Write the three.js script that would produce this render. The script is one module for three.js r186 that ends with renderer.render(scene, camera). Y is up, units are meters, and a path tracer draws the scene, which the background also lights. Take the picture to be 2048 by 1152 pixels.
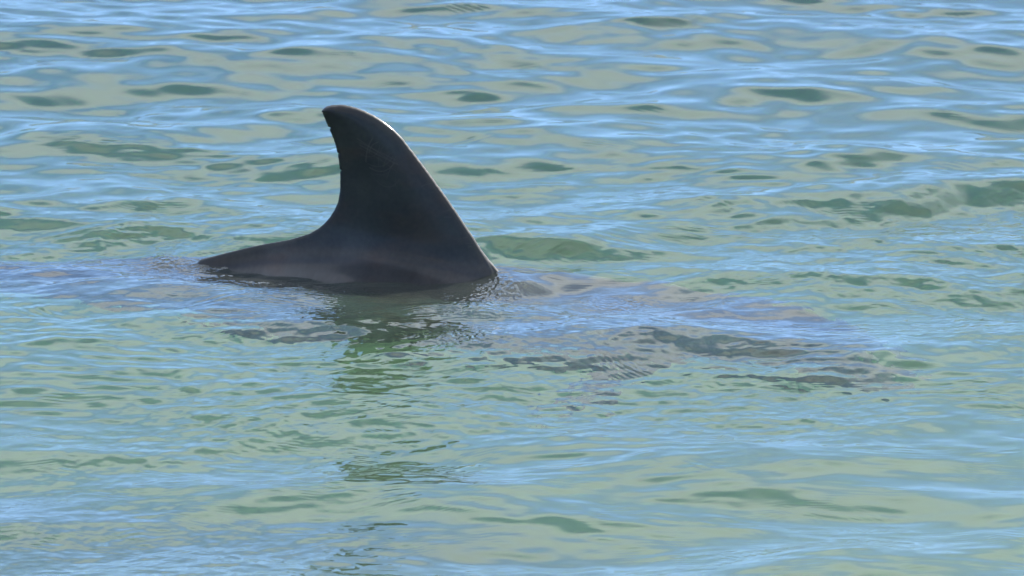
import * as THREE from 'three';
import { ImprovedNoise } from 'three/addons/math/ImprovedNoise.js';

// ---------------------------------------------------------------- camera, sky, sun, exposure
const scene = new THREE.Scene();
const R = Math.PI / 180;
const ELEV = 12.5 * R, DIST = 10;
const camera = new THREE.PerspectiveCamera(4.8155, 16 / 9, 0.5, 3000);
camera.position.set(0, DIST * Math.sin(ELEV), DIST * Math.cos(ELEV));
camera.lookAt(0, 0, 0);
camera.focus = 9.5;
camera.userData.fStop = 20;
const renderer = new THREE.WebGLRenderer({ antialias: true });
renderer.toneMapping = THREE.LinearToneMapping;
renderer.toneMappingExposure = 2.0;
renderer.shadowMap.enabled = true;
renderer.setSize(1024, 576);

const noise = new ImprovedNoise();
const N3 = (x, y, z) => noise.noise(x + 37.3, y + 11.9, z + 5.7);
function fbm(x, y, z, oct) { let s = 0, a = 0.5; for (let i = 0; i < oct; i++) { s += a * N3(x, y, z); x = x * 2.03 + 7.1; y = y * 2.03 + 3.3; z = z * 2.03 + 9.7; a *= 0.5; } return s; }
const sstep = (a, b, x) => { const t = Math.min(1, Math.max(0, (x - a) / (b - a))); return t * t * (3 - 2 * t); };
const lerp = (a, b, t) => a + (b - a) * t;
function rng(seed) { let s = seed >>> 0; return () => { s = (s + 0x6D2B79F5) >>> 0; let t = Math.imul(s ^ (s >>> 15), 1 | s); t = (t + Math.imul(t ^ (t >>> 7), 61 | t)) ^ t; return ((t ^ (t >>> 14)) >>> 0) / 4294967296; }; }

const SUN_EL = 29 * R, SUN_AZ = 32 * R;                 // behind the dolphin, to the right
const sunDir = new THREE.Vector3(Math.sin(SUN_AZ) * Math.cos(SUN_EL), Math.sin(SUN_EL), -Math.cos(SUN_AZ) * Math.cos(SUN_EL));
{ // blue sky with a broken layer of bright cloud overhead, clear towards the horizon
  const W = 2048, H = 1024, data = new Float32Array(W * H * 4);
  for (let j = 0; j < H; j++) {
    const el = ((j + 0.5) / H - 0.5) * Math.PI, y = Math.sin(el), c = Math.cos(el);
    for (let i = 0; i < W; i++) {
      const az = ((i + 0.5) / W - 0.5) * 2 * Math.PI, x = c * Math.cos(az), z = c * Math.sin(az);
      const e = Math.max(y, 0.0), h = Math.exp(-e * 4.2), hz = Math.exp(-e * 16);
      const cs = Math.max(0, x * sunDir.x + y * sunDir.y + z * sunDir.z);
      const glow = 0.35 * Math.pow(cs, 8) + 0.5 * Math.pow(cs, 60);
      let r = 0.08 + 0.20 * h + 0.06 * hz + glow * 0.5, g = 0.19 + 0.35 * h + 0.04 * hz + glow * 0.5, b = 0.46 + 0.55 * h + glow * 0.5;
      if (y > 0.02) {
        const k = 1 / (y + 0.06), px = x * k, pz = z * k;
        const d = fbm(px * 1.5 + 2.1, 0.3, pz * 1.5 + 4.2, 6) + 0.45 * fbm(px * 0.5, 4.3, pz * 0.5 + 1.0, 2);
        const cover = sstep(0.17, 0.48, y), streets = 0.15 * (1 - sstep(0.5, 0.8, y)) * Math.cos(5.236 * (pz + 1.0 + 0.10 * px) + 2.5 * N3(px * 0.6, 6.1, pz * 0.6));   // long rolls of cloud lying across the view
        const a = sstep(-0.34, 0.42, d + streets + 0.26 * cover - 0.22) * lerp(0.13, 1, cover) * 0.88;
        const lit = 0.86 + 0.4 * Math.pow(cs, 3) - 0.25 * sstep(0.1, 0.6, d);
        r = lerp(r, 0.94 * lit, a); g = lerp(g, 0.99 * lit, a); b = lerp(b, 1.04 * lit, a);
      }
      const o = (j * W + i) * 4;
      data[o] = r; data[o + 1] = g; data[o + 2] = b; data[o + 3] = 1;
    }
  }
  const sky = new THREE.DataTexture(data, W, H, THREE.RGBAFormat, THREE.FloatType);
  sky.mapping = THREE.EquirectangularReflectionMapping; sky.magFilter = THREE.LinearFilter; sky.needsUpdate = true;
  scene.background = sky; scene.environment = sky;
}
const sun = new THREE.DirectionalLight(new THREE.Color(1.0, 0.95, 0.87), 5);
sun.position.copy(sunDir).multiplyScalar(20);
sun.castShadow = true; sun.shadow.mapSize.set(2048, 2048);
Object.assign(sun.shadow.camera, { left: -3, right: 3, top: 3, bottom: -3, near: 1, far: 40 });
sun.name = 'sun';
scene.add(sun, sun.target);

// ---------------------------------------------------------------- outline of the dolphin's body (its own axes: x forward from the front of the dorsal fin, y up from the water line), then water
function spline(t) { // monotone-ish cubic through [x, v]
  return (x) => {
    if (x <= t[0][0]) return t[0][1];
    const n = t.length; if (x >= t[n - 1][0]) return t[n - 1][1];
    let i = 0; while (x > t[i + 1][0]) i++;
    const s = (k) => { const a = Math.max(0, k - 1), b = Math.min(n - 1, k + 1); return (t[b][1] - t[a][1]) / (t[b][0] - t[a][0]); };
    const h = t[i + 1][0] - t[i][0], u = (x - t[i][0]) / h, u2 = u * u, u3 = u2 * u;
    return (2 * u3 - 3 * u2 + 1) * t[i][1] + (u3 - 2 * u2 + u) * h * s(i) + (-2 * u3 + 3 * u2) * t[i + 1][1] + (u3 - u2) * h * s(i + 1);
  };
}
const backLine = spline([[-1.30, -0.035], [-1.15, -0.025], [-0.95, -0.020], [-0.75, -0.012], [-0.55, -0.006], [-0.42, -0.014], [-0.3, -0.002], [-0.15, 0.006], [0, -0.018], [0.1, -0.034], [0.25, -0.040], [0.4, -0.044], [0.5, -0.04], [0.58, -0.062], [0.64, -0.10], [0.67, -0.135], [0.72, -0.155], [0.80, -0.172], [0.83, -0.195]]);
const bellyLine = spline([[-1.30, -0.065], [-1.15, -0.10], [-0.95, -0.155], [-0.75, -0.225], [-0.55, -0.295], [-0.35, -0.36], [-0.15, -0.40], [0.05, -0.41], [0.25, -0.385], [0.4, -0.345], [0.55, -0.295], [0.65, -0.258], [0.72, -0.232], [0.80, -0.218], [0.83, -0.205]]);
const halfWidth = spline([[-1.30, 0.016], [-1.15, 0.022], [-0.95, 0.045], [-0.75, 0.085], [-0.55, 0.13], [-0.35, 0.17], [-0.15, 0.192], [0.05, 0.195], [0.25, 0.185], [0.4, 0.16], [0.5, 0.135], [0.6, 0.098], [0.66, 0.066], [0.72, 0.048], [0.80, 0.034], [0.83, 0.010]]);

const HEAD = 0.22, FIN = [-0.0287, -0.105];   // heading towards the shore, and where the front of the fin stands
function lap(x, z) { // water clings to the back and is pushed up along it
  const ex = x - FIN[0], ez = z - FIN[1], u = ex * Math.cos(HEAD) + ez * Math.sin(HEAD), v = Math.abs(-ex * Math.sin(HEAD) + ez * Math.cos(HEAD));
  if (u < -0.46 || u > 0.06 || v > 0.3) return 0;
  const t = backLine(u), b = bellyLine(u), yc = (t + b) / 2, hh = (t - b) / 2, edge = Math.max(t > 0 ? halfWidth(u) * Math.sqrt(Math.max(0, 1 - (yc / hh) ** 2)) : 0, 0.014 * sstep(0.03, -0.02, u)), d = Math.max(0, v - edge);
  return sstep(-0.46, -0.40, u) * sstep(0.06, 0.0, u) * (0.0035 * Math.exp(-d / 0.007) + 0.004 * Math.exp(-(((d - 0.035) / 0.02) ** 2)) * (0.6 + 1.2 * N3(x * 16, 4.4, z * 16)));
}
// wave components: [kx, kz, amplitude, phase, wavelength, layer]
const comps = [];
{
  const r = rng(4021);
  const layer = (n, l0, l1, slope, dir, spread, id) => {
    for (let i = 0; i < n; i++) {
      const L = l0 * Math.pow(l1 / l0, (i + r()) / n), k = 2 * Math.PI / L;
      const th = dir + spread * (r() + r() + r() - 1.5) / 0.75;
      const a = slope * Math.sqrt(2 / n) / k;
      comps.push([k * Math.cos(th), k * Math.sin(th), a, r() * 6.283, L, id]);
    }
  };
  layer(6, 0.8, 2.4, 0.028, 84 * R, 22 * R, 0);
  layer(14, 0.34, 0.75, 0.052, 82 * R, 42 * R, 0);
  layer(34, 0.12, 0.34, 0.066, 78 * R, 58 * R, 4);
  layer(22, 0.06, 0.12, 0.042, 78 * R, 60 * R, 4);
  layer(20, 0.03, 0.06, 0.060, 82 * R, 45 * R, 1);
  layer(9, 0.018, 0.036, 0.055, 72 * R, 25 * R, 2);
  layer(9, 0.018, 0.036, 0.045, 108 * R, 25 * R, 3);
}
// single crests that stand out: [x, z, half length, half width, height, turn of the crest]
const crests = [
  [0.167, -1.70, 0.09, 0.07, 0.013, 0.05], [-0.19, -1.50, 0.11, 0.07, 0.009, 0], [-0.36, -1.12, 0.11, 0.07, 0.012, 0], [-0.30, -0.77, 0.09, 0.06, 0.011, 0.1], [-0.11, -0.72, 0.09, 0.05, 0.010, 0],
  [0.30, -0.52, 0.10, 0.06, 0.008, 0.05], [0.60, -0.56, 0.40, 0.09, 0.034, 0.28], [0.095, -0.24, 0.13, 0.07, 0.026, 0], [0.50, -0.05, 0.20, 0.08, 0.022, -0.2], [0.27, -0.10, 0.12, 0.05, 0.008, 0],
  [-0.57, -0.50, 0.12, 0.05, 0.008, 0], [-0.42, -0.26, 0.07, 0.04, 0.012, 0.1], [-0.11, 0.16, 0.10, 0.05, 0.010, 0.1], [-0.08, 0.33, 0.14, 0.05, 0.009, 0.25], [-0.06, 0.52, 0.14, 0.05, 0.010, 0.1],
  [-0.42, 0.55, 0.10, 0.06, 0.010, 0], [-0.27, 0.70, 0.11, 0.05, 0.010, 0], [-0.45, 0.85, 0.08, 0.05, 0.010, 0.1], [0.0, 0.78, 0.14, 0.05, 0.010, 0.2], [0.34, 0.76, 0.20, 0.06, 0.012, 0.3],
  [0.30, 1.00, 0.10, 0.05, 0.009, 0.1], [0.42, 1.30, 0.16, 0.08, 0.014, 0.25], [-0.10, 1.22, 0.14, 0.05, 0.009, 0.15], [0.52, 0.62, 0.12, 0.06, 0.010, -0.1], [0.40, 0.45, 0.22, 0.07, 0.012, 0.1], [-0.42, 0.02, 0.16, 0.05, 0.008, -0.2],
  [-0.515, -0.18, 0.028, 0.035, 0.010, 0],
  ...(() => { const r = rng(31), a = []; for (let k = 0; k < 30; k++) a.push([-0.50 + 0.10 * r(), -0.18 + 0.035 * r(), 0.005 + 0.006 * r(), 0.008 + 0.008 * r(), 0.001 + 0.0022 * r(), r() - 0.5]); for (let k = 0; k < 12; k++) a.push([-0.035 + 0.06 * r(), 0.10 + 0.05 * r(), 0.006 + 0.006 * r(), 0.010 + 0.01 * r(), 0.0008 + 0.0018 * r(), r() - 0.5]); for (let k = 0; k < 10; k++) a.push([-0.02 + 0.02 * r(), -0.06 + 0.06 * r(), 0.004 + 0.005 * r(), 0.008 + 0.008 * r(), 0.0008 + 0.0018 * r(), r() - 0.5]); return a; })(), [0.010, -0.065, 0.055, 0.05, 0.022, 0.2], [-0.62, -0.15, 0.16, 0.10, 0.010, 0],
];
const patch = (x, z, s, o) => N3(x * s, o, z * s * 0.6);
function waterAt(x, z, cell, out) {
  // small ripples come in patches, and mostly round the dolphin and this side of it
  const near = sstep(-1.5, -0.35, z), side = Math.exp(-(((x + 0.22) / 0.28) ** 2) - ((z - 0.05) / 0.16) ** 2);
  const wx = x + 0.05 * N3(x * 3, 1.5, z * 3), wz = z + 0.05 * N3(x * 3, 8.5, z * 3);
  const m = [1, (0.25 + 0.75 * near) * (0.35 + 0.9 * sstep(-0.2, 0.5, patch(x, z, 2.2, 3.1))), Math.max(near * sstep(0.05, 0.5, patch(x, z, 4.5, 14.2)), side), Math.max(near * sstep(0.1, 0.5, patch(x, z, 4.5, 23.8)), 0.8 * side), 1 - 0.40 * sstep(0.05, 0.8, z)];
  let y = 0, dx = 0, dz = 0;
  for (const [kx, kz, a, p, L, id] of comps) {
    if (m[id] < 0.01 || L < 4 * cell) continue;
    const f = m[id] * Math.min(1, (L / cell - 4) / 4), t = kx * wx + kz * wz + p, k = 6.2832 / L;
    y += f * a * Math.cos(t);
    const q = 0.6 * f * a * Math.sin(t) / k;
    dx -= kx * q; dz -= kz * q;
  }
  const wox = 0.06 * fbm(x * 7, 3.7, z * 5, 3), woz = 0.10 * fbm(x * 7, 9.2, z * 5, 3);
  if (cell < 0.02) for (const [cx, cz, lu, lv, h, t] of crests) {
    const ex = x - cx + wox, ez = z - cz * 1.2 + woz; if (ex * ex + ez * ez > 1) continue;
    const u = (ex * Math.cos(t) - ez * Math.sin(t)) / lu, v = (ez * Math.cos(t) + ex * Math.sin(t)) / lv;
    y += h * (cz > 0.2 ? 0.35 : 0.55) * Math.exp(-u * u - v * v);
  }
  if (cell < 0.02) y += lap(x, z);
  out[0] = x + dx; out[1] = y; out[2] = z + dz;
}
// fans of fine ripples, as a height map in metres (1.1 by 2 mm a pixel, repeated)
const ripples = (() => {
  const W = 2048, H = 2048, SX = 2.3, SZ = 4.9, hgt = new Float32Array(W * H), r = rng(77);
  for (let n = 0; n < 900; n++) {
    const by = n > 760, cx = by ? -0.22 + 0.26 * (r() + r() - 1) * 1.2 : (r() - 0.5) * SX, cz = by ? 0.02 + 0.22 * r() : r() * r() < 0.16 ? -2.9 + r() * 4.9 : -0.6 + 2.4 * r();   // the last ones crowd along the dolphin's side
    const L = 0.008 + 0.014 * r() * r(), len = 0.012 + 0.045 * r(), wid = 0.02 + 0.07 * r(), th = Math.PI / 2 + (r() + r() - 1) * 1.0, bend = (r() - 0.5) * 7;
    const slope = 0.05 + 0.11 * r() * r(), a = slope * L / 6.2832, ph = r() * 6.28, ct = Math.cos(th), st = Math.sin(th), rad = 2.2 * Math.max(len, wid);
    const i0 = Math.floor((cx - rad + SX / 2) / SX * W), i1 = Math.ceil((cx + rad + SX / 2) / SX * W), j0 = Math.floor((cz - rad + 2.9) / SZ * H), j1 = Math.ceil((cz + rad + 2.9) / SZ * H);
    for (let j = j0; j <= j1; j++) for (let i = i0; i <= i1; i++) {
      const ex = i / W * SX - SX / 2 - cx, ez = j / H * SZ - 2.9 - cz, u = ex * ct + ez * st, v = -ex * st + ez * ct, e = (u / len) ** 2 + (v / wid) ** 2;
      if (e > 5) continue;
      const wob = Math.max(0, 0.5 + 1.5 * N3(ex * 45 + n, ez * 22, n * 1.7));
      hgt[((j % H + H) % H) * W + (i % W + W) % W] += a * wob * Math.exp(-e) * Math.cos(6.2832 / L * (u + bend * v * v) * (1 + 1.5 * u) + ph);
    }
  }
  for (let j = 0; j < H; j++) { const z = j / H * SZ - 2.9, nr = sstep(-1.2, -0.2, z) * sstep(2.0, 1.8, z); if (nr > 0) for (let i = 0; i < W; i++) { const x = i / W * SX, k = sstep(-0.45, 0.35, N3(x * 3, 5.5, z * 2)); if (k > 0) hgt[j * W + i] += nr * k * (0.0013 * N3(x * 38, 2.2, z * 30) + 0.00055 * N3(x * 95 + 4, 7.7, z * 70)); } }
  // broken, splashing water where the back and the fin cut the surface: [x, z, half width, half depth, height]
  for (const [cx, cz, lx, lz, a] of [[-0.49, -0.20, 0.06, 0.05, 0.0030], [-0.02, -0.03, 0.03, 0.05, 0.0030], [-0.04, 0.16, 0.05, 0.05, 0.0026], [-0.08, 0.38, 0.06, 0.05, 0.0022], [-0.20, 0.03, 0.20, 0.06, 0.0016], [-0.38, -0.05, 0.12, 0.05, 0.0014], [0.16, 0.10, 0.07, 0.06, 0.0016]])
    for (let j = Math.floor((cz - 2 * lz + 2.9) / SZ * H); j < (cz + 2 * lz + 2.9) / SZ * H; j++) for (let i = Math.floor((cx - 2 * lx + SX / 2) / SX * W); i < (cx + 2 * lx + SX / 2) / SX * W; i++) {
      const x = i / W * SX - SX / 2, z = j / H * SZ - 2.9, e = Math.exp(-(((x - cx) / lx) ** 2) - ((z - cz) / lz) ** 2) * (0.4 + 1.2 * Math.max(0, N3(x * 40, 1.1, z * 30) + 0.3));
      hgt[j * W + i] += a * e * (N3(x * 150, 3.3, z * 90) + 0.4 * N3(x * 260, 6.3, z * 150));
    }
  const d = new Float32Array(W * H * 4); for (let i = 0; i < W * H; i++) { d[i * 4] = d[i * 4 + 1] = d[i * 4 + 2] = 0.5 + hgt[i] / 0.004; d[i * 4 + 3] = 1; }
  const t = new THREE.DataTexture(d, W, H, THREE.RGBAFormat, THREE.FloatType); t.magFilter = THREE.LinearFilter; t.wrapS = t.wrapT = THREE.RepeatWrapping; t.needsUpdate = true;
  return t;
})();
const waterMat = new THREE.MeshPhysicalMaterial({ color: new THREE.Color(0.60, 0.68, 0.60), roughness: 0.0, metalness: 0, transmission: 0.970, thickness: 1, ior: 1.333, attenuationColor: new THREE.Color(0.145, 0.365, 0.22), attenuationDistance: 4, bumpMap: ripples, bumpScale: 0.004 });
waterMat.name = 'sea_water';
{
  const axis = (a, b, step, far) => {
    const v = []; let s = step, p = a;
    while (p > -far) { s *= 1.13; p -= s; v.unshift(Math.max(p, -far)); }
    const n = Math.round((b - a) / step); for (let i = 0; i <= n; i++) v.push(a + (b - a) * i / n);
    s = step; p = b; while (p < far) { s *= 1.13; p += s; v.push(Math.min(p, far)); }
    return v;
  };
  const X = axis(-1.15, 1.15, 0.003, 400), Z = axis(-2.9, 2.0, 0.0055, 400), nx = X.length, nz = Z.length;
  const pos = [], idx = [], o = [0, 0, 0];
  for (let j = 0; j < nz; j++) for (let i = 0; i < nx; i++) {
    const cell = Math.max(i ? X[i] - X[i - 1] : 20, j ? (Z[j] - Z[j - 1]) * 0.7 : 20, (i < nx - 1 ? X[i + 1] - X[i] : 20), (j < nz - 1 ? (Z[j + 1] - Z[j]) * 0.7 : 20));
    waterAt(X[i], Z[j], cell, o); pos.push(o[0], o[1], o[2]);
  }
  for (let j = 0; j < nz - 1; j++) for (let i = 0; i < nx - 1; i++) { const a = j * nx + i; idx.push(a, a + nx, a + 1, a + 1, a + nx, a + nx + 1); }
  const g = new THREE.BufferGeometry();
  g.setAttribute('position', new THREE.Float32BufferAttribute(pos, 3)); g.setIndex(idx); g.computeVertexNormals();
  // sides and floor that close the body of water
  const top = pos.length / 3, P2 = pos, nrm = Array.from(g.attributes.normal.array), I2 = idx, D = -4;
  const ring = [];
  for (let i = 0; i < nx - 1; i++) ring.push(i);
  for (let j = 0; j < nz - 1; j++) ring.push(j * nx + nx - 1);
  for (let i = nx - 1; i > 0; i--) ring.push((nz - 1) * nx + i);
  for (let j = nz - 1; j > 0; j--) ring.push(j * nx);
  const cnt = ring.length;
  for (const v of ring) { const x = P2[v * 3], y = P2[v * 3 + 1], z = P2[v * 3 + 2], n = new THREE.Vector3(x, 0, z).normalize(); P2.push(x, y, z, x, D, z); nrm.push(n.x, 0, n.z, n.x, 0, n.z); }
  for (let k = 0; k < cnt; k++) { const a = top + 2 * k, b = top + 2 * ((k + 1) % cnt); I2.push(a, b, a + 1, b, b + 1, a + 1); }
  const c = P2.length / 3; P2.push(0, D, 0); nrm.push(0, -1, 0);
  for (let k = 0; k < cnt; k++) { const a = top + 2 * k + 1, b = top + 2 * ((k + 1) % cnt) + 1; I2.push(a, b, c); }
  const G = new THREE.BufferGeometry();
  G.setAttribute('position', new THREE.Float32BufferAttribute(P2, 3)); G.setAttribute('normal', new THREE.Float32BufferAttribute(nrm, 3)); G.setIndex(I2);
  const wuv = new Float32Array(P2.length / 3 * 2); for (let v = 0; v < P2.length / 3; v++) { wuv[v * 2] = P2[v * 3] / 2.3 + 0.5; wuv[v * 2 + 1] = (P2[v * 3 + 2] + 2.9) / 4.9; }
  G.setAttribute('uv', new THREE.BufferAttribute(wuv, 2));
  const water = new THREE.Mesh(G, waterMat);
  water.name = 'water'; water.castShadow = water.receiveShadow = true;
  water.userData = { kind: 'structure', label: 'clear green rippled sea water reflecting blue sky', category: 'water' };
  scene.add(water);
}
{ // pale sandy bed
  const n = 240, g = new THREE.PlaneGeometry(780, 780, n, n); g.rotateX(-Math.PI / 2);
  const p = g.attributes.position;
  for (let i = 0; i < p.count; i++) {
    const u = p.getX(i) / 390, v = p.getZ(i) / 390, x = 390 * u * Math.abs(u) ** 2.2, z = 390 * v * Math.abs(v) ** 2.2;
    p.setXYZ(i, x, Math.min(-0.3, Math.max(-3.2, -0.9 + 0.22 * (z - 0.6))) + 0.05 * N3(x * 1.1, 2, z * 1.1) + 0.02 * N3(x * 4, 3, z * 4), z);
  }
  g.computeVertexNormals();
  const m = new THREE.MeshStandardMaterial({ color: new THREE.Color(0.50, 0.43, 0.32), roughness: 0.95 }); m.name = 'sand';
  const bed = new THREE.Mesh(g, m); bed.name = 'seabed'; bed.castShadow = bed.receiveShadow = true;
  bed.userData = { kind: 'structure', label: 'pale sandy sea floor under shallow water', category: 'sand' };
  scene.add(bed);
}

// ---------------------------------------------------------------- dolphin
// Meshed straight in its own axes (x forward from the front of the dorsal fin, y up from the water line, z to its right), then bent along its back.
const finFront = [[-0.2588, 0.2313], [-0.2568, 0.235], [-0.2513, 0.2382], [-0.2444, 0.2402], [-0.2335, 0.241], [-0.2225, 0.2407], [-0.2088, 0.238], [-0.1951, 0.2334], [-0.1815, 0.2274], [-0.1678, 0.2195], [-0.1542, 0.2097], [-0.1405, 0.1971], [-0.1269, 0.1806], [-0.1133, 0.1636], [-0.0997, 0.1463], [-0.0861, 0.1284], [-0.0724, 0.1103], [-0.0588, 0.0916], [-0.0452, 0.072], [-0.0315, 0.0528], [-0.0179, 0.0326], [-0.0069, 0.0179], [0.0007, 0.0072], [0.02, -0.025], [0.02, -0.09]];
const finBack = [[-0.2588, 0.2313], [-0.2569, 0.2245], [-0.2534, 0.2164], [-0.2502, 0.2082], [-0.2440, 0.2074], [-0.248, 0.2036], [-0.2434, 0.1934], [-0.2393, 0.1825], [-0.2361, 0.1688], [-0.2310, 0.1680], [-0.2350, 0.1656], [-0.2335, 0.1551], [-0.2325, 0.1441], [-0.2282, 0.1424], [-0.2319, 0.1397], [-0.2314, 0.1331], [-0.2313, 0.1165], [-0.2322, 0.1053], [-0.235, 0.0913], [-0.2401, 0.08], [-0.247, 0.0685], [-0.2554, 0.0584], [-0.2651, 0.0495], [-0.279, 0.0405], [-0.2928, 0.0351], [-0.3067, 0.0299], [-0.3206, 0.0264], [-0.3662, 0.0159], [-0.4044, 0.0064], [-0.44, -0.003], [-0.44, -0.09]];
const finOutline = [...finFront, ...[...finBack].reverse().slice(0, -1)];
function lineDist(L, x, y) { let m = 1e9; for (let i = 0; i < L.length - 1; i++) { const ax = L[i][0], ay = L[i][1], bx = L[i + 1][0] - ax, by = L[i + 1][1] - ay, t = Math.min(1, Math.max(0, ((x - ax) * bx + (y - ay) * by) / (bx * bx + by * by))), u = x - ax - t * bx, v = y - ay - t * by, d = u * u + v * v; if (d < m) m = d; } return Math.sqrt(m); }
function within(L, x, y) { let c = false; for (let i = 0, j = L.length - 1; i < L.length; j = i++) if ((L[i][1] > y) !== (L[j][1] > y) && x < (L[j][0] - L[i][0]) * (y - L[i][1]) / (L[j][1] - L[i][1]) + L[i][0]) c = !c; return c; }
const smin = (a, b, k) => { const h = Math.max(k - Math.abs(a - b), 0) / k; return Math.min(a, b) - h * h * h * k / 6; };
const airfoil = (c) => c < 0.28 ? Math.sqrt(1 - (1 - c / 0.28) ** 2) : 1 - sstep(0, 1.6, (c - 0.28) / 0.72) / 0.68359375 * 1.0;
// a flat fin: distance of (p, q) from its outline, and half its thickness there
function finShape(front, back, outline, thick, smooth = back) {   // smooth: the rear edge without its nicks, for the thickness
  return (p, q) => {
    const df = lineDist(front, p, q), db = lineDist(back, p, q);
    if (!within(outline, p, q)) return [Math.min(df, db), 0];
    const ds = smooth === back ? db : lineDist(smooth, p, q);
    return [-Math.min(df, db), thick(p, q) * airfoil(df / (df + ds)) + 0.0014];
  };
}
const dorsal = finShape(finFront, finBack, finOutline, (p, q) => lerp(0.017, 0.0075, Math.min(1, Math.max(0, q / 0.24))), finBack.filter((_, i) => ![3, 4, 5, 9, 10, 13].includes(i)));
// pectoral fin, seen along the body's side: (p back from the root, q outwards), laid out below
const pecFront = [[0, -0.04], [0.01, 0.02], [-0.01, 0.08], [-0.045, 0.15], [-0.10, 0.22], [-0.165, 0.275], [-0.19, 0.285]], pecBack = [[-0.125, -0.04], [-0.125, 0.02], [-0.12, 0.08], [-0.13, 0.14], [-0.15, 0.2], [-0.18, 0.26], [-0.19, 0.285]];
const pectoral = finShape(pecFront, pecBack, [...pecFront, ...[...pecBack].reverse().slice(1)], () => 0.013);
// one fluke: p along the body, q sideways
const flFront = [[0.10, -0.01], [0.06, 0.03], [0.0, 0.10], [-0.06, 0.18], [-0.12, 0.25], [-0.155, 0.28]], flBack = [[-0.07, -0.01], [-0.075, 0.02], [-0.10, 0.06], [-0.125, 0.12], [-0.135, 0.18], [-0.15, 0.24], [-0.155, 0.28]];
const fluke = finShape(flFront, flBack, [...flFront, ...[...flBack].reverse().slice(1)], () => 0.014);
function flat(s, h) { return (s[0] < 0 ? Math.abs(h) - s[1] : Math.hypot(s[0], Math.max(0, Math.abs(h) - s[1]))) - 0.0010; }

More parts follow.
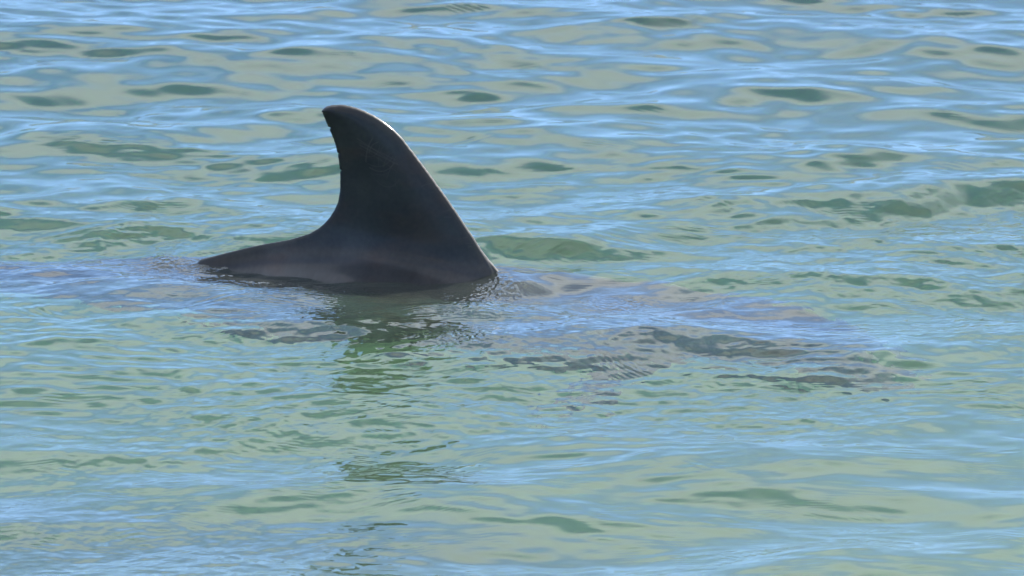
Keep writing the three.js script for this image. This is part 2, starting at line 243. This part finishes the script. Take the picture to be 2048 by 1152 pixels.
const dolphinGeometry = (() => {
  const grid = (parts) => { const v = [parts[0][0]]; for (const [a, b, n] of parts) for (let i = 1; i <= n; i++) v.push(a + (b - a) * i / n); return v; };
  const X = grid([[-1.50, -1.16, 60], [-1.16, -0.46, 56], [-0.46, 0.03, 260], [0.03, 0.88, 95]]);
  const Y = grid([[-0.62, -0.46, 14], [-0.46, -0.08, 40], [-0.08, -0.02, 16], [-0.02, 0.25, 150]]);
  const Zs = [[0, 0.03, 15], [0.03, 0.06, 10], [0.06, 0.22, 18], [0.22, 0.34, 12]];
  const zp = grid(Zs), Z = [...zp.slice(1).reverse().map((z) => -z), ...zp];
  const nx = X.length, ny = Y.length, nz = Z.length, F = new Float32Array(nx * ny * nz), id = (i, j, k) => (k * ny + j) * nx + i;
  for (let i = 0; i < nx; i++) {
    const x = X[i], t = backLine(x), b = bellyLine(x), hw = halfWidth(x), yc = (t + b) / 2, hh = (t - b) / 2, mn = Math.min(hw, hh), beyond = Math.max(-1.29 - x, x - 0.83, 0);
    for (let j = 0; j < ny; j++) {
      const y = Y[j], dors = (x > -0.50 && x < 0.07 && y > -0.12) ? dorsal(x, y * 1.014) : null;
      for (let k = 0; k < nz; k++) {
        const z = Z[k], az = Math.abs(z);
        const uy = (y - yc) / hh, uz = z / hw, r = Math.sqrt(uy * uy + uz * uz), gl = Math.sqrt((uy / hh) ** 2 + (uz / hw) ** 2);
        let d = r > 0.3 ? r * (r - 1) / Math.max(gl, 1e-6) : -0.7 * mn;
        if (beyond > 0) d = Math.hypot(Math.max(d, 0), beyond);
        if (dors) d = smin(d, flat(dors, z), 0.065);
        if (x < -1.05) { const f = fluke(x + 1.30, az); d = smin(d, flat(f, y + 0.05), 0.03); }
        if (x > 0.0 && x < 0.52 && az > 0.05 && y < -0.18) { // pectoral fins slope down and out from the flanks
          const c = 0.78, s = 0.6258, yy = y + 0.30, q = (az - 0.125) * s - yy * c, h = (az - 0.125) * c + yy * s;
          d = smin(d, flat(pectoral(x - 0.40, q), h), 0.03);
        }
        F[id(i, j, k)] = d;
      }
    }
  }
  // surface nets
  const vert = new Int32Array(nx * ny * nz).fill(-1), P = [], I = [];
  const cor = [[0, 0, 0], [1, 0, 0], [0, 1, 0], [1, 1, 0], [0, 0, 1], [1, 0, 1], [0, 1, 1], [1, 1, 1]], edg = [[0, 1], [2, 3], [4, 5], [6, 7], [0, 2], [1, 3], [4, 6], [5, 7], [0, 4], [1, 5], [2, 6], [3, 7]];
  const cv = new Float32Array(8);
  for (let k = 0; k < nz - 1; k++) for (let j = 0; j < ny - 1; j++) for (let i = 0; i < nx - 1; i++) {
    let neg = 0; for (let c = 0; c < 8; c++) { cv[c] = F[id(i + cor[c][0], j + cor[c][1], k + cor[c][2])]; if (cv[c] < 0) neg++; }
    if (neg === 0 || neg === 8) continue;
    let sx = 0, sy = 0, sz = 0, n = 0;
    for (const [a, b] of edg) if ((cv[a] < 0) !== (cv[b] < 0)) { const t = cv[a] / (cv[a] - cv[b]), A = cor[a], B = cor[b]; sx += lerp(X[i + A[0]], X[i + B[0]], t); sy += lerp(Y[j + A[1]], Y[j + B[1]], t); sz += lerp(Z[k + A[2]], Z[k + B[2]], t); n++; }
    vert[id(i, j, k)] = P.length / 3; P.push(sx / n, sy / n, sz / n);
  }
  const quad = (a, b, c, d, flip) => { if (a < 0 || b < 0 || c < 0 || d < 0) return; flip ? I.push(a, c, b, a, d, c) : I.push(a, b, c, a, c, d); };
  for (let k = 1; k < nz - 1; k++) for (let j = 1; j < ny - 1; j++) for (let i = 1; i < nx - 1; i++) {
    const f0 = F[id(i, j, k)] < 0;
    if (f0 !== F[id(i + 1, j, k)] < 0) quad(vert[id(i, j - 1, k - 1)], vert[id(i, j, k - 1)], vert[id(i, j, k)], vert[id(i, j - 1, k)], !f0);
    if (f0 !== F[id(i, j + 1, k)] < 0) quad(vert[id(i - 1, j, k - 1)], vert[id(i, j, k - 1)], vert[id(i, j, k)], vert[id(i - 1, j, k)], f0);
    if (f0 !== F[id(i, j, k + 1)] < 0) quad(vert[id(i - 1, j - 1, k)], vert[id(i, j - 1, k)], vert[id(i, j, k)], vert[id(i - 1, j, k)], !f0);
  }
  // relax the grid's steps without shrinking
  { const nb = new Float32Array(P.length), ct = new Uint16Array(P.length / 3);
    for (const f of [0.5, -0.53, 0.5, -0.53, 0.5, -0.53]) {
      nb.fill(0); ct.fill(0);
      for (let t = 0; t < I.length; t += 3) for (let e = 0; e < 3; e++) { const a = I[t + e], b = I[t + (e + 1) % 3]; for (let q = 0; q < 3; q++) { nb[a * 3 + q] += P[b * 3 + q]; nb[b * 3 + q] += P[a * 3 + q]; } ct[a]++; ct[b]++; }
      for (let v = 0; v < ct.length; v++) if (ct[v]) for (let q = 0; q < 3; q++) P[v * 3 + q] += f * (nb[v * 3 + q] / ct[v] - P[v * 3 + q]);
    } }
  const uv = new Float32Array(P.length / 3 * 2);
  for (let v = 0; v < P.length / 3; v++) { uv[v * 2] = (P[v * 3] + 0.46) / 0.5; uv[v * 2 + 1] = P[v * 3 + 1] / 0.25; }
  // pigment: dark fin and cape, greyer saddle and flanks, pale belly; texture holds a third of full colour
  const capeEdge = spline([[-1.5, -0.06], [-0.42, -0.03], [-0.30, 0.030], [-0.24, 0.040], [-0.19, 0.034], [-0.13, 0.016], [-0.08, 0.010], [0.0, 0.012], [0.05, -0.04], [0.9, -0.10]]), col = new Float32Array(P.length);
  for (let v = 0; v < P.length; v += 3) {
    const x = P[v], y = P[v + 1], z = P[v + 2], w = 0.012 * fbm(x * 14, y * 14, z * 14, 3);
    const fin = sstep(-0.014, 0.030, y - capeEdge(x) + 1.5 * w), flank = sstep(0.015, -0.035, y + 0.055 + 3 * w), bel = sstep(0.04, -0.05, y + 0.27 + 4 * w);
    const dark = [0.0175, 0.0150, 0.0125], back = [0.028, 0.0248, 0.0255], side = [0.215, 0.220, 0.195], pale = [0.26, 0.25, 0.245];
    const face = sstep(0.12, 0.42, x + 3 * w), body = back.map((c, q) => lerp(lerp(lerp(c, 0.150, face), side[q], flank), pale[q], bel));
    for (let q = 0; q < 3; q++) col[v + q] = 3 * lerp(body[q], dark[q], fin);
  }
  // bend along the back: pitch (nose down positive) and yaw (towards the shore positive), both measured at distance x
  const pitch = spline([[-1.5, -0.16], [-0.9, -0.20], [-0.6, -0.20], [-0.42, -0.10], [-0.3, 0.0], [0, 0.03], [0.2, 0.16], [0.5, 0.44], [0.9, 0.62]]);
  const yaw = spline([[-1.5, 0.20], [-0.3, 0.22], [0, 0.22], [0.25, 0.30], [0.6, 0.54], [0.9, 0.62]]);
  const M = 480, px = [], o = Math.round(M * 1.5 / 2.4);
  const at = (n) => -1.5 + 2.4 * n / M;
  for (let n = 0; n <= M; n++) px.push([0, 0, 0]);
  const dirAt = (x) => { const p = pitch(x), w = yaw(x); return [Math.cos(p) * Math.cos(w), -Math.sin(p), Math.cos(p) * Math.sin(w)]; };
  for (let n = o + 1; n <= M; n++) { const d = dirAt((at(n) + at(n - 1)) / 2); for (let c = 0; c < 3; c++) px[n][c] = px[n - 1][c] + d[c] * 2.4 / M; }
  for (let n = o - 1; n >= 0; n--) { const d = dirAt((at(n) + at(n + 1)) / 2); for (let c = 0; c < 3; c++) px[n][c] = px[n + 1][c] - d[c] * 2.4 / M; }
  for (let v = 0; v < P.length; v += 3) {
    const x = P[v], y = P[v + 1], z = P[v + 2], t = (x + 1.5) / 2.4 * M, n = Math.min(M - 1, Math.max(0, Math.floor(t))), u = t - n, p = pitch(x), w = yaw(x);
    const c = [0, 1, 2].map((q) => lerp(px[n][q], px[n + 1][q], u)), up = [Math.sin(p) * Math.cos(w), Math.cos(p), Math.sin(p) * Math.sin(w)], side = [-Math.sin(w), 0, Math.cos(w)];
    for (let q = 0; q < 3; q++) P[v + q] = c[q] + up[q] * y + side[q] * z;
  }
  const g = new THREE.BufferGeometry();
  g.setAttribute('position', new THREE.Float32BufferAttribute(P, 3)); g.setAttribute('uv', new THREE.BufferAttribute(uv, 2)); g.setAttribute('color', new THREE.BufferAttribute(col, 3)); g.setIndex(I); g.computeVertexNormals();
  const nm = g.attributes.normal.array, acc = new Float32Array(nm.length);
  for (let it = 0; it < 4; it++) {
    acc.set(nm);
    for (let t = 0; t < I.length; t += 3) for (let e = 0; e < 3; e++) { const a = I[t + e] * 3, b = I[t + (e + 1) % 3] * 3; for (let q = 0; q < 3; q++) { acc[a + q] += 0.5 * nm[b + q]; acc[b + q] += 0.5 * nm[a + q]; } }
    for (let v = 0; v < nm.length; v += 3) { const l = Math.hypot(acc[v], acc[v + 1], acc[v + 2]) || 1; nm[v] = acc[v] / l; nm[v + 1] = acc[v + 1] / l; nm[v + 2] = acc[v + 2] / l; }
  }
  return g;
})();
const skinMap = (() => { // blotches, fine pores and pale tooth-rake scars
  const W = 2048, H = 1024, v = new Float32Array(W * H * 3);
  for (let j = 0; j < H; j++) for (let i = 0; i < W; i++) {
    const x = i / W * 5, y = j / H * 2.5, big = fbm(x * 1.3, y * 1.3, 3.3, 4), fine = fbm(x * 14, y * 14, 8.1, 3), brown = sstep(-0.05, 0.35, fbm(x * 0.9 + 9, y * 2.2, 1.2, 4)), m = 1 + 1.15 * big + 0.45 * fine, o = (j * W + i) * 3;
    v[o] = m * lerp(0.86, 1.25, brown); v[o + 1] = m * lerp(1.0, 1.02, brown); v[o + 2] = m * lerp(0.98, 0.84, brown);
  }
  const r = rng(9);
  const scar = (pts, w, a) => {
    for (let k = 0; k < pts.length - 1; k++) { const [x0, y0] = pts[k], [x1, y1] = pts[k + 1], n = Math.ceil(Math.hypot(x1 - x0, y1 - y0) * 4096 / 0.5);
      for (let q = 0; q < n; q++) { const x = (lerp(x0, x1, q / n) + 0.46) / 0.5 * W, y = lerp(y0, y1, q / n) / 0.25 * H, s = w * W / 0.5, e = Math.ceil(s * 2);
        for (let b = -e; b <= e; b++) for (let c = -e; c <= e; c++) { const i = Math.round(x) + c, j = Math.round(y) + b; if (i < 0 || j < 0 || i >= W || j >= H) continue; const f = a * 0.19 * Math.exp(-(b * b + c * c) / (s * s)), o = (j * W + i) * 3; for (let h = 0; h < 3; h++) v[o + h] += f * (2.6 - v[o + h]) * 0.7; } } }
  };
  const arc = (x, y, dx, dy, sag, w, a) => { const p = []; for (let k = 0; k <= 12; k++) { const t = k / 12, b = 4 * sag * t * (1 - t), l = Math.hypot(dx, dy); p.push([x + dx * t - dy / l * b, y + dy * t + dx / l * b]); } scar(p, w, a); };
  // rake marks high on the fin
  for (let k = 0; k < 5; k++) { const j = () => (r() - 0.5) * 0.006; arc(-0.197 + 0.006 * k + j(), 0.166 - 0.009 * k + j(), 0.026 + 0.020 * r(), 0.004 + 0.014 * r(), -0.006 - 0.006 * r(), 0.0004 + 0.0004 * r(), 0.2 + 0.35 * r()); }
  for (let k = 0; k < 4; k++) { const j = () => (r() - 0.5) * 0.008; arc(-0.202 + j(), 0.192 - 0.005 * k + j() * 0.5, 0.040 + 0.030 * r(), -0.018 - 0.016 * r(), 0.004 * (r() - 0.3), 0.0005 + 0.0005 * r(), 0.15 + 0.3 * r()); }
  for (let k = 0; k < 6; k++) { const j = () => (r() - 0.5) * 0.012; arc(-0.176 + 0.007 * k + j(), 0.192 - 0.006 * k + j(), -0.004 - 0.010 * r(), -0.014 - 0.024 * r(), -0.004 * r(), 0.0004 + 0.0005 * r(), 0.15 + 0.5 * r()); }
  for (let k = 0; k < 9; k++) { const t = r(); arc(-0.112 + 0.075 * t + 0.008 * r(), 0.132 - 0.100 * t, 0.004 + 0.010 * r(), 0.010 * (r() - 0.4), 0.002 * (r() - 0.5), 0.0005, 0.25 + 0.4 * r()); }
  for (let k = 0; k < 40; k++) { const x = -0.46 + 0.5 * r(), y = 0.22 * r(), t = r() * 6.28, l = 0.01 + 0.03 * r(); arc(x, y, l * Math.cos(t), l * Math.sin(t), (r() - 0.5) * 0.006, 0.0004, 0.25 * r()); }
  const d = new Float32Array(W * H * 4); for (let i = 0; i < W * H; i++) { d[i * 4] = v[i * 3] / 3; d[i * 4 + 1] = v[i * 3 + 1] / 3; d[i * 4 + 2] = v[i * 3 + 2] / 3; d[i * 4 + 3] = 1; }
  const t = new THREE.DataTexture(d, W, H, THREE.RGBAFormat, THREE.FloatType); t.magFilter = THREE.LinearFilter; t.wrapS = t.wrapT = THREE.MirroredRepeatWrapping; t.needsUpdate = true;
  return t;
})();
const skin = new THREE.MeshPhysicalMaterial({ color: 0xffffff, map: skinMap, vertexColors: true, roughness: 0.6, clearcoat: 0.25, clearcoatRoughness: 0.18, ior: 1.35 });
skin.name = 'dolphin_skin';
const dolphin = new THREE.Mesh(dolphinGeometry, skin);
dolphin.name = 'dolphin'; dolphin.position.set(-0.0287, 0, -0.105);
dolphin.castShadow = dolphin.receiveShadow = true;
dolphin.userData = { label: 'dark grey dolphin at the surface with its tall curved dorsal fin above water', category: 'dolphin' };
scene.add(dolphin);
// drops and bubbles
{
  const dropMat = new THREE.MeshPhysicalMaterial({ color: 0xffffff, roughness: 0, transmission: 1, thickness: 0.005, ior: 1.333 }); dropMat.name = 'water_drop';
  const heading = 0.22, place = (x, y, z) => new THREE.Vector3(-0.0287 + x * Math.cos(heading) - z * Math.sin(heading), y, -0.105 + x * Math.sin(heading) + z * Math.cos(heading));
  const bead = new THREE.SphereGeometry(1, 20, 14); { const p = bead.attributes.position; for (let i = 0; i < p.count; i++) { const y = p.getY(i); p.setXYZ(i, p.getX(i) * (1 - 0.18 * y), y, p.getZ(i) * (1 - 0.18 * y)); } bead.computeVertexNormals(); }
  const drops = [[-0.1275, 0.1806, 0.002, 0.0036, 'larger water drop hanging on the front edge of the dorsal fin'], [-0.1160, 0.1660, 0.002, 0.0040, 'lowest of the water drops on the front edge of the dorsal fin'], [-0.1220, 0.1735, 0.002, 0.0022, 'tiny water drop between two larger drops on the fin edge']];
  drops.forEach(([x, y, z, r, label], i) => {
    const m = new THREE.Mesh(bead, dropMat); m.name = i ? 'water_drop_00' + i : 'water_drop'; m.position.copy(place(x, y, z)); m.scale.set(r, r * 0.25, r); m.quaternion.setFromUnitVectors(new THREE.Vector3(0, 1, 0), new THREE.Vector3(0.77 * Math.cos(heading) - 0.24 * Math.sin(heading), 0.59, 0.77 * Math.sin(heading) + 0.24 * Math.cos(heading)).normalize()); m.castShadow = m.receiveShadow = true;
    m.userData = { label, category: 'water drop', group: 'water drops on the fin' }; scene.add(m);
  });
  const film = new THREE.MeshPhysicalMaterial({ color: 0xffffff, roughness: 0.02, transmission: 1, thickness: 0, ior: 1.33 }); film.name = 'bubble_film';
  const o = [0, 0, 0], dome = new THREE.SphereGeometry(1, 24, 12, 0, Math.PI * 2, 0, Math.PI * 0.55);
  [[0.135, -1.20, 0.008, 'small round air bubble floating on open water behind the fin'], [0.345, 1.17, 0.0035, 'tiny bright air bubble floating on near water in front of the dolphin']].forEach(([x, z, r, label], i) => {
    waterAt(x, z, 0.004, o); const m = new THREE.Mesh(dome, film); m.name = i ? 'air_bubble_001' : 'air_bubble'; m.position.set(o[0], o[1], o[2]); m.scale.setScalar(r); m.castShadow = m.receiveShadow = true;
    m.userData = { label, category: 'bubble', group: 'bubbles on the water' }; scene.add(m);
  });
}

renderer.render(scene, camera);
